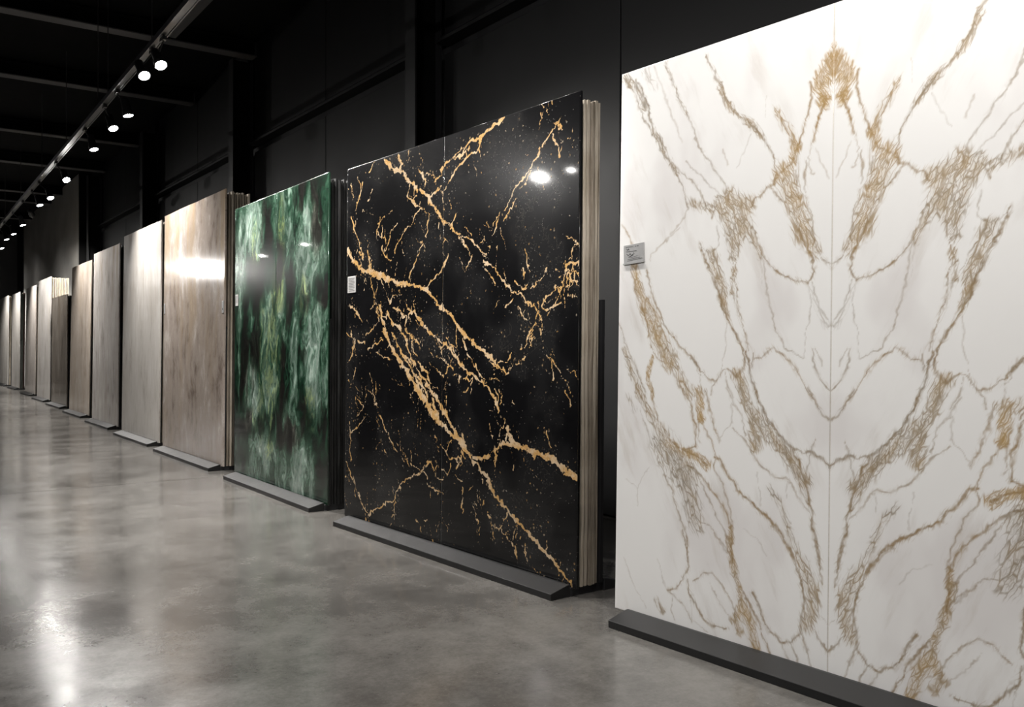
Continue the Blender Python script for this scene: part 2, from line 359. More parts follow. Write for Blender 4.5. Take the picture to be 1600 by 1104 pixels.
VEINS_BLACK = """L34,1,1:688,3188 794,3119 873,3068 1001,3016 1101,2957 1187,2894 1224,2839
L20,1,1:934,3185 986,3113 937,3058
L22,1,1:1283,2856 1319,2814 1389,2780 1458,2710 1527,2630 1606,2573
L18,0.9,1:1319,2814 1412,2771 1502,2801 1590,2824
L16,0.9,1:1212,2816 1153,2774 1274,2697 1321,2679
L14,0.8,1:1101,2932 1080,2809 1153,2774
L12,0.8,1:1274,2697 1157,2600 1037,2537 939,2459 865,2376
L10,0.6,1:1321,2679 1415,2619 1370,2551
L12,0.8,1:1614,2702 1613,2762 1720,2829 1803,2922 1885,2978 1945,2991
L12,0.8,1:1500,2885 1610,2904 1610,2952 1759,3022 1943,3094
L14,0.7,1:1243,3034 1292,2977 1363,2918 1341,2848
L12,0.7,1:187,3134 249,3002 195,2872 169,2780
L40,0.45,0.7:55,3085 90,2941
L14,0.8,1:66,2764 144,2645 235,2526 297,2384
L10,0.7,1:935,2612 808,2574 784,2499 708,2415
L8,0.6,1:804,2730 648,2670 568,2653
L8,0.6,1:568,2626 544,2523
L10,0.7,1:1293,2376 1235,2307
L12,0.8,1:654,2446 682,2379 763,2333
L16,0.8,1:1606,2567 1725,2524 1789,2470 1853,2417 1916,2342 1955,2293
L9,0.6,1:1682,2529 1831,2466
L12,0.6,1:498,3193 417,3112
L8,0.5,1:1095,3196 1073,3112
L12,0.5,1:1619,2429 1685,2364
L7,0.45,0.5:313,2789 483,2742
L22,0.95,1:2406,3201 2304,3172 2171,3143 2103,3099 2094,3056
L14,0.9,1:2103,3099 1974,3100 1893,3057 1852,3018 1768,2997
L16,0.95,1:2094,3056 2035,3021 1935,2993 1853,2949 1770,2904
L10,0.9,1:1831,3022 1913,3042 1935,2993
L10,0.8,1:2978,3041 2914,2982 2833,2935 2784,2871 2717,2820 2700,2781
L8,0.7,1:3025,3072 2970,3037 3041,2983
L8,0.6,1:2946,3057 2994,3017
L7,0.6,1:2807,3198 2865,3155 2898,3107
L7,0.5,1:2881,3203 2889,3140
L6,0.4,0.8:2840,3140 2816,3062 2766,2989
L8,0.75,1:2700,2781 2597,2712 2528,2659 2493,2599 2421,2533
L8,0.7,1:2717,2778 2649,2694 2598,2659
L8,0.7,1:2546,2592 2493,2545 2422,2457
L7,0.6,1:2385,2537 2293,2461 2256,2388
L7,0.6,1:2367,2507 2312,2404 2220,2259
L7,0.5,0.6:2016,2956 2037,2885 2078,2789
L10,0.8,1:1798,2469 1882,2414 1984,2370 2104,2302 2201,2238
L9,0.75,1:1841,2395 1924,2318 2006,2232
L8,0.6,1:2190,2372 2104,2325
L9,0.7,1:3210,2261 3150,2178 3150,2139
L7,0.5,1:3164,2905 3149,2849
L40,1,1:1,2438 153,2343 329,2261 498,2209
L55,1,1:414,2242 607,2189 767,2159
L40,1,1:741,2161 947,2109 1145,2085
L30,1,1:1120,2093 1265,2041 1381,2017
L24,1,1:1381,2017 1518,1926 1629,1862 1737,1799 1843,1715 1964,1639
L22,0.9,1:380,2433 412,2323 442,2240
L12,0.8,1:237,2445 297,2359
L12,0.85,1:1304,2388 1212,2285 1119,2143
L12,0.85,1:1687,2271 1580,2161 1448,2085 1404,2027
L10,0.8,1:654,2448 683,2367 815,2317
L9,0.6,0.9:272,2238 361,2124
L12,0.8,1:444,2173 475,2064 546,1968
L9,0.75,1:649,2134 718,2025 799,1918
L8,0.6,1:949,2052 951,1937 903,1863
L7,0.5,1:835,2045 875,1966
L7,0.4,0.5:1218,2000 1184,1915
L20,0.85,1:615,1925 644,1832 699,1739 754,1660
L13,0.9,1:749,1855 829,1775 932,1722 1008,1670
L16,0.85,1:851,1890 953,1861 1079,1794 1056,1732
L34,0.95,1:700,1700 781,1608 886,1518 988,1442
L18,0.9,1:831,1672 935,1569 1061,1480 1208,1407
L16,0.9,1:957,1721 1057,1656 1108,1556 1158,1468 1303,1335
L12,0.8,1:1056,1707 1155,1630 1274,1580
L40,1,1:937,1480 1039,1379 1162,1294 1282,1212 1422,1120 1535,1048
L14,0.95,1:1037,1480 1161,1369 1257,1284 1351,1238 1421,1156
L18,0.95,1:1303,1335 1419,1252 1533,1160 1644,1054
L10,0.9,1:1135,1456 1209,1345 1327,1286
L12,0.85,1:1254,1444 1395,1349 1442,1265
L10,0.8,1:1154,1655 1180,1555 1253,1481
L14,0.9,1:1076,1907 1174,1829 1294,1751 1433,1676 1568,1614 1678,1566 1785,1484 1909,1405
L14,0.9,1:1198,1828 1341,1738 1479,1663
L9,0.8,1:1655,1637 1741,1554 1847,1461
L10,0.7,1:1460,1494 1571,1459 1680,1425 1765,1379
L9,0.7,1:1416,1422 1529,1363 1639,1318
L9,0.6,1:1766,1333 1870,1347
L12,0.8,1:77,1933 196,1887 285,1802
L14,0.8,1:10,1684 175,1613 121,1475 34,1405
L14,0.8,1:234,1599 376,1598
L12,0.8,1:676,1622 543,1584 434,1544
L9,0.7,1:592,1768 458,1664 374,1665
L12,0.8,1:571,1531 706,1479 836,1466
L9,0.6,1:479,1917 618,1807
L8,0.6,1:38,1266 158,1214 304,1164
L9,0.6,1:388,1208 392,1073 309,1002
L8,0.5,1:841,1299 1019,1202
L8,0.5,1:634,1216 501,1131 584,1056
L9,0.6,1:1682,1284 1662,1213
L18,0.95,1:1789,1751 1914,1668 2055,1598 2172,1531 2267,1476 2359,1433 2450,1375
L20,0.95,1:1793,1496 1918,1416 2038,1361 2136,1297 2232,1244 2307,1192 2363,1093
L10,0.85,1:1904,1645 1956,1542 2037,1452 2116,1363 2213,1277
L11,0.8,1:2359,1449 2467,1466 2520,1520
L12,0.85,1:2163,2192 2259,2157 2353,2074 2426,2015 2498,1947
L10,0.8,1:2533,2020 2603,1973 2672,1949
L12,0.85,1:2498,1947 2621,1920 2672,1865 2756,1820 2798,1798
L12,0.7,1:2722,1946 2805,1983 2862,2020 2894,2069
L11,0.85,1:2789,1798 2757,1717 2707,1655 2674,1593 2623,1552
L14,0.7,1:2569,1848 2622,1783 2673,1729
L9,0.7,1:2516,1893 2428,1832
L10,0.85,1:2838,1837 2887,1815 2950,1833 3028,1850
L9,0.8,1:2838,1837 2902,1906 2966,1963
L11,0.85,1:3028,1980 3074,2037 3105,2094 3239,2118
L12,0.85,1:3105,2035 3210,2037
L9,0.8,1:3135,2023 3120,1964 3074,1947
L9,0.75,1:3044,1979 2982,1882 2903,1794
L16,0.5,0.6:3090,1882 3195,1897
L9,0.75,1:2872,1510 2952,1460 3029,1401 3106,1333 3151,1276
L8,0.65,1:2675,1510 2572,1446
L7,0.55,0.8:2555,1488 2503,1403
L11,0.7,1:2006,2256 1927,2148
L10,0.7,1:2183,2152 2241,2070 2298,2012
L10,0.6,1:2757,1717 2806,1674 2823,1623
L9,0.6,0.8:2352,1248 2398,1207 2380,1141
L8,0.6,1:2487,1199 2558,1139
L12,0.6,1:1980,1269 1920,1222
L9,0.6,1:2250,1311 2379,1314
L44,1,1:1211,1241 1353,1136 1491,1046 1602,981
L22,1,1:1397,1247 1533,1156 1665,1055 1751,978
L30,1,1:1601,993 1731,907 1857,836 1977,754
L16,1,1:1489,1142 1579,1015
L16,1,1:1708,1011 1856,882 1958,810
L10,0.75,1:613,986 722,875 854,755 957,687
L7,0.6,1:1006,679 1070,584
L8,0.6,0.9:542,1128 612,1025
L8,0.7,1:191,1114 351,1026 225,938
L9,0.7,1:396,934 228,842 113,779
L10,0.75,1:95,875 101,681 107,502
L10,0.8,1:18,493 155,355 275,233 334,146 475,85
L8,0.7,1:6,380 127,311
L9,0.7,1:448,81 491,20
L11,0.85,1:475,85 635,173 790,246 892,260
L11,0.85,1:892,260 952,344 1061,420 1204,487 1319,548
L10,0.85,1:1319,548 1432,621 1498,651 1543,596
L10,0.8,1:1178,595 1319,560 1434,512
L9,0.7,1:1457,455 1590,411
L9,0.8,1:917,250 895,145 844,125
L10,0.8,1:1605,792 1692,729 1774,829
L10,0.8,1:1692,729 1756,676 1879,700 1941,649
L10,0.7,1:1630,605 1695,553 1757,630
L6,0.4,0.6:450,964 565,759 598,564 682,389
L6,0.4,0.6:565,759 676,610
L8,0.6,1:1820,567 1922,533
L8,0.5,1:1141,1177 1215,1044
L7,0.5,1:1310,1012 1324,878
L8,0.5,1:1658,243 1723,160
L8,0.5,1:1373,166 1441,152
L30,1,1:1803,895 1927,802 2007,741
L24,1,1:2007,741 2125,673 2239,597
L22,1,1:2239,597 2333,510 2459,430 2564,360
L20,1,1:2564,360 2699,286 2830,205
L18,1,1:2830,205 2956,147 3048,75 3122,51 3195,-2
L26,1,1:2047,744 2162,727 2275,754
L28,1,1:2329,836 2419,875 2542,891
L34,1,1:2525,889 2628,871 2729,849 2827,832
L32,1,1:2811,830 2922,815 3031,776 3107,744 3210,721
L22,0.95,1:2453,1007 2525,926 2577,893
L10,0.7,1:2266,743 2293,800 2347,826
L9,0.6,1:2312,703 2348,783
L8,0.6,1:1806,687 1909,651
L7,0.65,1:2052,374 2130,273 2113,115
L8,0.7,1:2242,356 2289,276 2327,184
L8,0.75,1:2298,288 2407,272 2496,201 2583,142 2600,61
L8,0.6,1:2684,139 2725,64
L8,0.6,1:2581,289 2556,200
L10,0.5,1:2782,54 2831,33
L9,0.6,1:2049,531 2011,481
L9,0.6,1:2204,450 2186,381
L6,0.45,0.6:2680,761 2779,730 2820,673
L8,0.6,0.9:3048,75 3078,12"""

def field_white(u, v):
    """u = distance from the joint of the book-matched pair, v = height"""
    uu = u + .045*(fbm(u/.22, v/.22, 3, 2)-.5) + .020*(fbm(u/.05, v/.05, 5, 2)-.5)+ .010*(vnoise(u/.016, v/.016, 15)-.5)
    vv = v + .045*(fbm(u/.22, v/.22, 13, 2)-.5) + .020*(fbm(u/.05, v/.05, 15, 2)-.5)+ .010*(vnoise(u/.016, v/.016, 16)-.5)
    line = np.zeros_like(u); band = np.zeros_like(u); gw = np.zeros_like(u)+.02; gs = np.zeros_like(u)+.02*.5
    wn = fbm(u/.07, v/.07, 21, 3); br = fbm(u/.035, v/.05, 31, 2)
    for k, w, s, g, pts in parse_veins(VEINS_WHITE):
        if k == 'L':
            idx, d = seg_dist(uu, vv, pts, .14)
            hw = w*(.10+.72*wn[idx])
            core = s*np.clip(1.5*np.exp(-(d/hw)**2*1.1)-.22, 0, 1)*(.30+1.2*br[idx])
            line[idx] = np.maximum(line[idx], np.clip(core, 0, 1))
            halo = s*.36*np.exp(-(d/.024)**2)
            band[idx] = np.maximum(band[idx], halo)
            q = np.exp(-(d/.025)**2)*s
        else:
            idx, d = seg_dist(uu, vv, pts, w*2.6)
            q = s*np.exp(-(d/w)**2*.9)
            band[idx] = np.maximum(band[idx], q)
        gw[idx] += q; gs[idx] += q*g
    cloud = fbm(u/.35, v/.6, 41, 4)
    line = np.where(np.abs(u) < .003, np.maximum(line, .55), line)      # the glued joint of the pair
    return line, np.clip(band, 0, 1), gs/gw, cloud
def field_black(u, v):
    uu = u + .05*(fbm(u/.25, v/.25, 53, 2)-.5) + .040*(fbm(u/.06, v/.06, 55, 2)-.5) + .020*(vnoise(u/.02, v/.02, 65)-.5)
    vv = v + .05*(fbm(u/.25, v/.25, 63, 2)-.5) + .040*(fbm(u/.06, v/.06, 65, 2)-.5) + .020*(vnoise(u/.02, v/.02, 66)-.5)
    vein = np.zeros_like(u); near = np.zeros_like(u)
    wn = fbm(u/.03, v/.03, 71, 2); br = fbm(u/.045, v/.06, 72, 2)
    for k, w, s, g, pts in parse_veins(VEINS_BLACK):
        idx, d = seg_dist(uu, vv, pts, .2)
        hw = w*.5*(.10+1.35*wn[idx])+.002
        c = s*np.exp(-(d/hw)**2*.7)*(.5+.9*br[idx] if w < .03 else .75+.5*br[idx])
        vein[idx] = np.maximum(vein[idx], np.clip(c, 0, 1))
        near[idx] = np.maximum(near[idx], s*np.exp(-(d/.07)**2))
    rs = random.Random(77); main = parse_veins(VEINS_BLACK)
    for i in range(330):                       # short side threads that leave the traced veins
        k, w, s, g, pts = main[rs.randrange(len(main))]; p = pts[rs.randrange(len(pts))]
        a0 = rs.choice((R(-55), R(55), R(-80), R(100), R(125))) + rs.uniform(-.35, .35); q = [(p[0]+rs.gauss(0, .06), p[1]+rs.gauss(0, .06))]
        for n in range(rs.randint(1, 4)):
            a0 += rs.uniform(-.5, .5); l = rs.uniform(.02, .07); q.append((q[-1][0]+l*math.cos(a0), q[-1][1]+l*math.sin(a0)))
        idx, d = seg_dist(uu, vv, q, .05)
        hw = rs.uniform(.0025, .0065)*(.3+1.2*wn[idx])
        vein[idx] = np.maximum(vein[idx], np.clip(rs.uniform(.45, .95)*np.exp(-(d/hw)**2*.7)*(.45+.9*br[idx]), 0, 1))
    return vein, near, br, fbm(u/.4, v/.4, 81, 4)
def field_green(u, v):
    a = u + .16*(fbm(u/.45, v/.8, 91, 3)-.5) + .10*(fbm(u/.12, v/.25, 95, 3)-.5)
    b = v + .22*(fbm(u/.30, v/.8, 97, 3)-.5) + .16*(fbm(u/.08, v/.25, 99, 2)-.5)
    def blobs(L):
        r = np.zeros_like(u)
        for cu, cv, ru, rv, s in L:
            q = ((a-cu)/ru)**2+((b-cv)/rv)**2
            r = np.maximum(r, s*(1-sstep(q, .10, 2.4)))
        return r
    pale = blobs([(.70, 3.0, .30, .34, .95), (.33, 2.75, .18, .5, .5), (.15, 2.35, .14, .5, .42), (2.40, 2.60, .34, .42, .85), (2.22, 2.95, .18, .2, .5),
                  (1.86, 3.12, .13, .25, .5), (1.45, 1.72, .32, .55, .34), (2.62, 1.45, .30, .52, .8), (2.45, 1.9, .16, .3, .5), (.62, 1.02, .24, .34, 1.0), (.53, .70, .26, .16, .8),
                  (1.95, .20, .58, .36, .72), (1.92, .52, .30, .30, .72), (.95, .20, .44, .34, .62), (.35, .45, .12, .25, .4), (1.15, 1.15, .14, .5, .35), (2.05, 1.5, .12, .5, .32)])
    dark = blobs([(1.3, .62, 1.3, .16, .95), (2.5, .72, .5, .24, .95), (1.75, 1.15, .14, .5, .95), (2.25, 1.25, .12, .6, .9), (.36, 1.55, .14, .6, .95),
                  (2.62, 2.08, .35, .14, .95), (2.72, 2.95, .22, .4, .9), (1.16, 2.75, .2, .45, .85), (.75, 2.3, .28, .3, .8), (1.85, 2.1, .15, .3, .8), (1.55, 2.6, .1, .5, .6), (2.3, 3.2, .3, .12, .8),
                  (.2, 1.95, .3, .2, .7), (.75, 1.5, .15, .5, .6), (.3, .15, .2, .2, .8), (2.75, .25, .14, .5, .9)])
    olive = blobs([(.75, 2.65, .12, .35, .8), (1.62, 2.6, .10, .5, .9), (1.45, 2.25, .16, .25, .9), (1.35, 1.5, .28, .5, .55), (1.28, .95, .1, .3, .7), (2.42, .95, .12, .2, .8),
                   (2.3, 2.15, .12, .2, .6), (1.25, .38, .1, .15, .7), (.72, .68, .1, .12, .5), (.95, 1.5, .1, .8, .5)])
    w1 = fbm(a/.16, b/.30, 121, 3)-.5; w2 = fbm(a/.05, b/.09, 123, 3)-.5
    a2 = a + .22*w1 + .06*w2; b2 = b + .34*w1 + .12*w2
    nA = fbm(a2/.20, b2/.50, 101, 5, .58); nB = fbm(a2/.045, b2/.13, 103, 4, .6); nC = fbm(a2/.016, b2/.03, 113, 3)
    rid = 1-np.abs(2*fbm(a2/.11, b2/.30, 131, 4)-1)
    T = .42 + .46*pale - .34*dark*(1-.6*pale) + .10*olive + 1.15*(nA-.5) + .62*(nB-.5) + .24*(nC-.5)
    st = np.array([-.05, .20, .36, .50, .66, .82, 1.05])
    cs = np.array([[.004, .006, .005], [.008, .014, .010], [.013, .034, .021], [.034, .068, .046], [.085, .135, .103], [.190, .255, .215], [.36, .43, .385]])
    col = np.stack([np.interp(T, st, cs[:, k]) for k in range(3)], 1)
    lum = col.mean(1)[:, None]
    om = np.clip(olive*1.1*sstep(nB*.6+nC*.4, .40, .62), 0, .75)[:, None]
    col = col*(1-om) + om*lum*np.array([1.05, 1.30, .55])
    bm = np.clip(dark*sstep(nA, .62, .38), 0, .8)[:, None]
    col = col*(1-bm) + bm*(lum*.7+.006)*np.array([1.1, .95, .88])
    col = col.mean(1)[:, None] + (col-col.mean(1)[:, None])*1.25
    return np.clip(col, .002, 1)*(.64+.42*sstep(rid, .80, .97))[:, None]

def mat_white():
    t = NT('white_gold_marble'); S = t.n('ShaderNodeUVMap', uv_map='face').outputs[0]
    A = t.attr('stone'); sep = t.n('ShaderNodeSeparateColor'); t.l(A.outputs['Color'], sep.inputs[0])
    line, band, gold = sep.outputs; cloud = A.outputs['Alpha']
    Rt = t.map(S, (1, 1, 1), (0, 0, R(26)))
    W = t.warp(Rt, 6, .06, 3); W = t.warp(W, 34, .010, 2)
    e1 = t.voro(t.map(W, (50, 10, 1)), 1.0).outputs[0]
    e2 = t.voro(t.map(W, (96, 26, 1), (0, 0, 0), (3, 7, 0)), 1.0).outputs[0]
    w1 = t.ss(e1, .01, .13, 1, 0); w2 = t.ss(e2, .01, .17, 1, 0)
    grain = t.noise(S, 70, 4, .6).outputs[0]; mid = t.noise(t.map(W, (26, 9, 1)), 1.0, 4, .6).outputs[0]
    net = t.math('MAXIMUM', t.math('MULTIPLY', w1, t.ss(band, .10, .50)), t.math('MULTIPLY', w2, t.ss(band, .25, .85, 0, .9)))
    net = t.math('MULTIPLY', net, t.ss(mid, .25, .5, .5, 1))
    fill = t.math('MULTIPLY', t.ss(band, .10, .95), t.ss(mid, .38, .66, .22, .80))
    lm = t.math('MULTIPLY', line, t.ss(grain, .25, .6, .7, 1.0), clamp=True)
    dirn = t.noise(t.map(t.warp(Rt, 2.5, .10), (9, 1.6, 1)), 1.0, 5, .6).outputs[0]
    wisps = t.math('MULTIPLY', t.ss(dirn, .50, .70), t.ss(cloud, .36, .62))
    base = t.mix(t.ss(cloud, .45, .70), (.85, .843, .83), (.765, .745, .735))
    base = t.mix(t.math('MULTIPLY', wisps, .6), base, (.64, .60, .56))
    gsel = t.math('ADD', gold, t.math('MULTIPLY', t.math('SUBTRACT', t.noise(S, 14, 3).outputs[0], .5), .8), clamp=True)
    fc = t.mix(gsel, (.44, .40, .345), (.54, .375, .165))
    nc = t.mix(gsel, (.24, .205, .160), (.39, .245, .085))
    lc = t.mix(gsel, (.21, .175, .130), (.33, .205, .075))
    col = t.mix(fill, base, fc)
    col = t.mix(t.math('MULTIPLY', net, .82), col, nc)
    col = t.mix(t.math('MULTIPLY', lm, .92), col, lc)
    return t.fin(col, .34, .35, 0, .25, .12)
def mat_black():
    t = NT('black_gold_marble'); S = t.n('ShaderNodeUVMap', uv_map='face').outputs[0]
    A = t.attr('stone'); sep = t.n('ShaderNodeSeparateColor'); t.l(A.outputs['Color'], sep.inputs[0])
    vein, near, br = sep.outputs; low = A.outputs['Alpha']
    g1 = t.noise(S, 38, 4, .62).outputs[0]; g2 = t.noise(S, 110, 3, .6).outputs[0]
    g3 = t.noise(t.map(S, (1, 1, 1), (0, 0, R(40))), 70, 4, .65).outputs[0]
    x = t.math('ADD', vein, t.math('ADD', t.math('MULTIPLY', t.math('SUBTRACT', g1, .5), .85), t.math('MULTIPLY', t.math('SUBTRACT', g3, .5), 1.15)))
    m = t.ss(x, .34, .50)
    vo = t.voro(t.warp(S, 30, .03), 26, 'F1'); sepv = t.n('ShaderNodeSeparateColor'); t.l(vo.outputs['Color'], sepv.inputs[0])
    dens = t.math('ADD', t.math('MULTIPLY', near, .30), t.ss(low, .38, .62, .04, .30))
    spk = t.math('MULTIPLY', t.ss(vo.outputs['Distance'], .10, .26, 1, 0), t.math('LESS_THAN', sepv.outputs[0], dens))
    spk = t.math('MULTIPLY', spk, t.ss(g2, .38, .55))
    vo2 = t.voro(S, 75, 'F1'); sep2 = t.n('ShaderNodeSeparateColor'); t.l(vo2.outputs['Color'], sep2.inputs[0])
    sp2 = t.math('MULTIPLY', t.ss(vo2.outputs['Distance'], .10, .3, 1, 0), t.math('LESS_THAN', sep2.outputs[0], t.math('MULTIPLY', dens, .35)))
    hair = t.math('MULTIPLY', t.ss(t.math('ABSOLUTE', t.math('SUBTRACT', t.noise(t.warp(S, 3, .2), 5, 5, .6).outputs[0], .5)), 0, .012, 1, 0), t.ss(low, .45, .62, .0, .07))
    base = t.mix(t.ss(low, .35, .7), (.0045, .0045, .005), (.013, .013, .0135))
    base = t.mix(hair, base, (.22, .19, .15))
    base = t.mix(t.math('MULTIPLY', sp2, .5), base, (.30, .28, .25))
    base = t.mix(t.math('MULTIPLY', spk, .75), base, t.mix(sepv.outputs[1], (.42, .24, .08), (.40, .36, .30)))
    gc = t.mix(t.ss(g2, .3, .7), (.40, .21, .065), (.66, .42, .17))
    gc = t.mix(t.math('MULTIPLY', t.ss(t.noise(S, 7, 5, .65).outputs[0], .42, .62), .75), gc, (.62, .50, .36))
    gc = t.mix(t.ss(t.noise(S, 55, 4, .7).outputs[0], .54, .70, 0, .8), gc, (.16, .085, .03))
    col = t.mix(m, base, gc)
    return t.fin(col, .22, .08, 0, .7, .045)
def mat_green():
    t = NT('green_marble'); S = t.n('ShaderNodeUVMap', uv_map='face').outputs[0]
    A = t.attr('stone'); g = t.noise(t.map(S, (22, 12, 1)), 1.0, 6, .7).outputs[0]
    k = t.math('MULTIPLY_ADD', g, 1.1, .45)
    mx = t.n('ShaderNodeMix', data_type='RGBA', blend_type='MULTIPLY'); mx.inputs[0].default_value = 1
    t.l(A.outputs['Color'], mx.inputs[6]); t.l(k, mx.inputs[7])
    return t.fin(mx.outputs[2], .22, .08, 0, .7, .04)

def mat_travertine(name, c_lo, c_mid, c_hi, c_warm, warm_amt, seed, rough=.13, pits=.5, stretch=4.2, grey_edge=.4):
    """vertically streaked stone: x across, z up, in the slab's own space"""
    t = NT(name); P = t.map(t.obco(), (1, 1, 1), (0, 0, 0), (seed*3.7, 0, seed*1.9)); O = t.obco()
    W = t.warp(P, 1.1, .35, 3)
    a = t.noise(t.map(W, (stretch*.55, 1, .75)), 1.0, 8, .65).outputs[0]
    b = t.noise(t.map(W, (stretch*2.6, 1, 2.6)), 1.0, 8, .68).outputs[0]
    c = t.noise(t.map(P, (60, 1, 18)), 1.0, 4, .6).outputs[0]
    v = t.math('ADD', t.math('MULTIPLY', a, .6), t.math('MULTIPLY', b, .4))
    col = t.mix(t.ss(v, .36, .50), c_lo, c_mid); col = t.mix(t.ss(v, .50, .64), col, c_hi)
    sx = t.n('ShaderNodeSeparateXYZ'); t.l(O, sx.inputs[0])
    warm = t.math('MULTIPLY', t.ss(t.noise(t.map(W, (2.2, 1, .35), (0, 0, 0), (5, 0, 2)), 1.0, 4).outputs[0], .48, .66), warm_amt)
    warm = t.math('MULTIPLY', warm, t.ss(sx.outputs[2], 1.2, 2.9, .35, 1))
    col = t.mix(warm, col, c_warm)
    pit = t.math('MULTIPLY', t.ss(c, .60, .72), pits); col = t.mix(pit, col, c_lo)
    lt = t.math('MULTIPLY', t.ss(c, .38, .28), .25*pits); col = t.mix(lt, col, c_hi)
    return t.fin(col, t.math('MULTIPLY_ADD', b, .10, rough-.05), .5)
def mat_edge(name, c1, c2, rough=.75):
    """sawn slab edge: rough, streaked along its length, stained in places"""
    t = NT(name); P = t.obco()
    n = t.noise(t.map(P, (30, 40, 3)), 1.0, 5, .65).outputs[0]; s = t.noise(t.map(P, (1, 6, 1.3)), 1.0, 5).outputs[0]
    col = t.mix(t.ss(n, .35, .65), c1, c2); col = t.mix(t.ss(s, .60, .74, 0, .55), col, tuple(x*.35 for x in c1))
    rnd = t.n('ShaderNodeObjectInfo').outputs['Random']
    g = t.n('ShaderNodeMix', data_type='RGBA', blend_type='MULTIPLY'); g.inputs[0].default_value = 1
    t.l(col, g.inputs[6]); t.l(t.math('MULTIPLY_ADD', rnd, .5, .72), g.inputs[7])
    t.bump(t.noise(P, 120, 3).outputs[0], .4, .004)
    return t.fin(g.outputs[2], rough, .3)
M['white'] = mat_white(); M['black'] = mat_black(); M['green'] = mat_green()
M['e_white'] = mat_edge('white_marble_edge', (.60, .58, .55), (.72, .70, .68), .4)
M['e_black'] = mat_edge('black_marble_edge', (.012, .012, .012), (.04, .035, .03), .35)
M['e_green'] = mat_edge('green_marble_edge', (.012, .02, .016), (.05, .08, .065), .35)
M['e_tan'] = mat_edge('tan_stone_edge', (.40, .34, .265), (.62, .55, .455))
M['e_brown'] = mat_edge('brown_stone_edge', (.20, .165, .125), (.36, .31, .25))
M['e_cream'] = mat_edge('cream_stone_edge', (.55, .49, .36), (.72, .66, .52))
M['e_grey'] = mat_edge('grey_green_stone_edge', (.14, .16, .14), (.26, .27, .24))
M['e_dark'] = mat_edge('dark_stone_edge', (.010, .010, .010), (.03, .03, .03), .4)
M['e_rust'] = mat_edge('red_brown_stone_edge', (.07, .04, .035), (.14, .09, .08))
# ------------------------------------------------------------------ the hall
END = 50.0; BACK = -5.0; LEFT = -8.5; WALL = 5.70; TOP = 7.2
fl = obj('floor', box_me(LEFT, 6.0, BACK, END, -.30, -.012), M['joint']); tag(fl, kind='structure')
JOINTS = [BACK, 11.3, 26.4, 39.0, END]
for a, b in zip(JOINTS, JOINTS[1:]):
    obj('concrete_bay', box_me(LEFT, 6.0, a+.006, b-.006, -.012, 0), M['floor'], fl)
tag(obj('ceiling', box_me(LEFT, 6.0, BACK, END, TOP, TOP+.2), M['ceil']), kind='structure')
wr = obj('wall_right', box_me(5.80, 6.0, BACK, END, 0, TOP), M['trim']); tag(wr, kind='structure')
tag(obj('wall_left', box_me(LEFT-.2, LEFT, BACK, END, 0, TOP), M['wall']), kind='structure')
tag(obj('wall_far', box_me(LEFT-.2, 6.0, END, END+.2, 0, TOP), M['greywall']), kind='structure')
tag(obj('wall_back', box_me(LEFT-.2, 6.0, BACK-.2, BACK, 0, TOP), M['wall']), kind='structure')
tag(obj('trim_9', box_me(5.33, 5.80, 31.02, 31.145, 0, TOP-.01), M['ceil']), kind='structure')  # black cover added so the plaster's lit end face looks dark
COLS = [2.765+6.7*k for k in range(-1, 5)]
for i, c in enumerate(COLS):
    a = c+.25; b = (COLS[i+1] if i+1 < len(COLS) else 31.15)
    if b-a < 2: spans = [(a+.06, b-.01)]
    else: spans = [(a+.06, (a+b)/2-.008), ((a+b)/2+.008, b-.06)]
    for p, q in spans:
        obj('wall_panel', box_me(WALL, 5.80, p, q, .02, 5.20, .006), M['wall'], wr)
        obj('wall_panel', box_me(WALL, 5.80, p, q, 5.43, TOP, .006), M['wall'], wr)
    tag(obj('trim_%d' % (i+1), prism_me([(5.79, 5.33), (5.60, 5.33), (5.60, 5.37), (5.66, 5.42), (5.79, 5.42)], a, b, 'y'), M['wall']), kind='structure')
obj('plaster_section', box_me(5.35, 5.80, 31.15, 44.0, 0, TOP-.01, .01), M['plaster'], wr)
CL = ['black steel wall column hidden behind the camera side of the row', 'black steel wall column behind the white marble pair', 'black steel wall column rising behind the gold-veined black marble',
      'black steel wall column rising behind the pale brown slab and the green marble', 'black steel wall column above the cream slab', 'black steel wall column next to the grey plaster wall section']
for c, lb in zip(COLS, CL):
    e = empty('steel_column', (5.51, c+.125, 0)); tag(e, lb, 'column', 'black steel columns along the wall')
    obj('front_flange', box_me(-.19, -.168, -.125, .125, 0, 6.88), M['wall'], e)
    obj('rear_flange', box_me(.165, .187, -.125, .125, 0, 6.88), M['steel'], e)
    obj('web', box_me(-.168, .165, -.008, .008, 0, 6.88), M['ceil'], e)
BE = [(16.05, 'nearest grey ceiling beam, crossing above the two brightest spotlights'), (19.87, 'second grey ceiling beam from the camera'), (24.8, 'third grey ceiling beam from the camera'),
      (29.0, 'fourth grey ceiling beam from the camera'), (34.3, 'fifth grey ceiling beam from the camera'), (36.6, 'sixth grey ceiling beam from the camera, close behind the fifth'), (41.5, 'last grey ceiling beam before the end wall')]
for s, lb in BE:
    e = empty('ceiling_beam', (0, s, 6.9)); tag(e, lb, 'beam', 'grey beams across the ceiling')
    obj('bottom_flange', box_me(LEFT+.02, 5.68, -.14, .14, 0, .02), M['beam'], e)
    obj('web', box_me(LEFT+.02, 5.68, -.01, .01, .02, .26), M['ceil'], e)
    obj('top_flange', box_me(LEFT+.02, 5.68, -.14, .14, .26, .28), M['ceil'], e)
e = empty('ceiling_purlin', (4.12, 6.0, 6.92)); tag(e, 'long grey purlin under the ceiling, running towards the camera beside the track', 'beam')
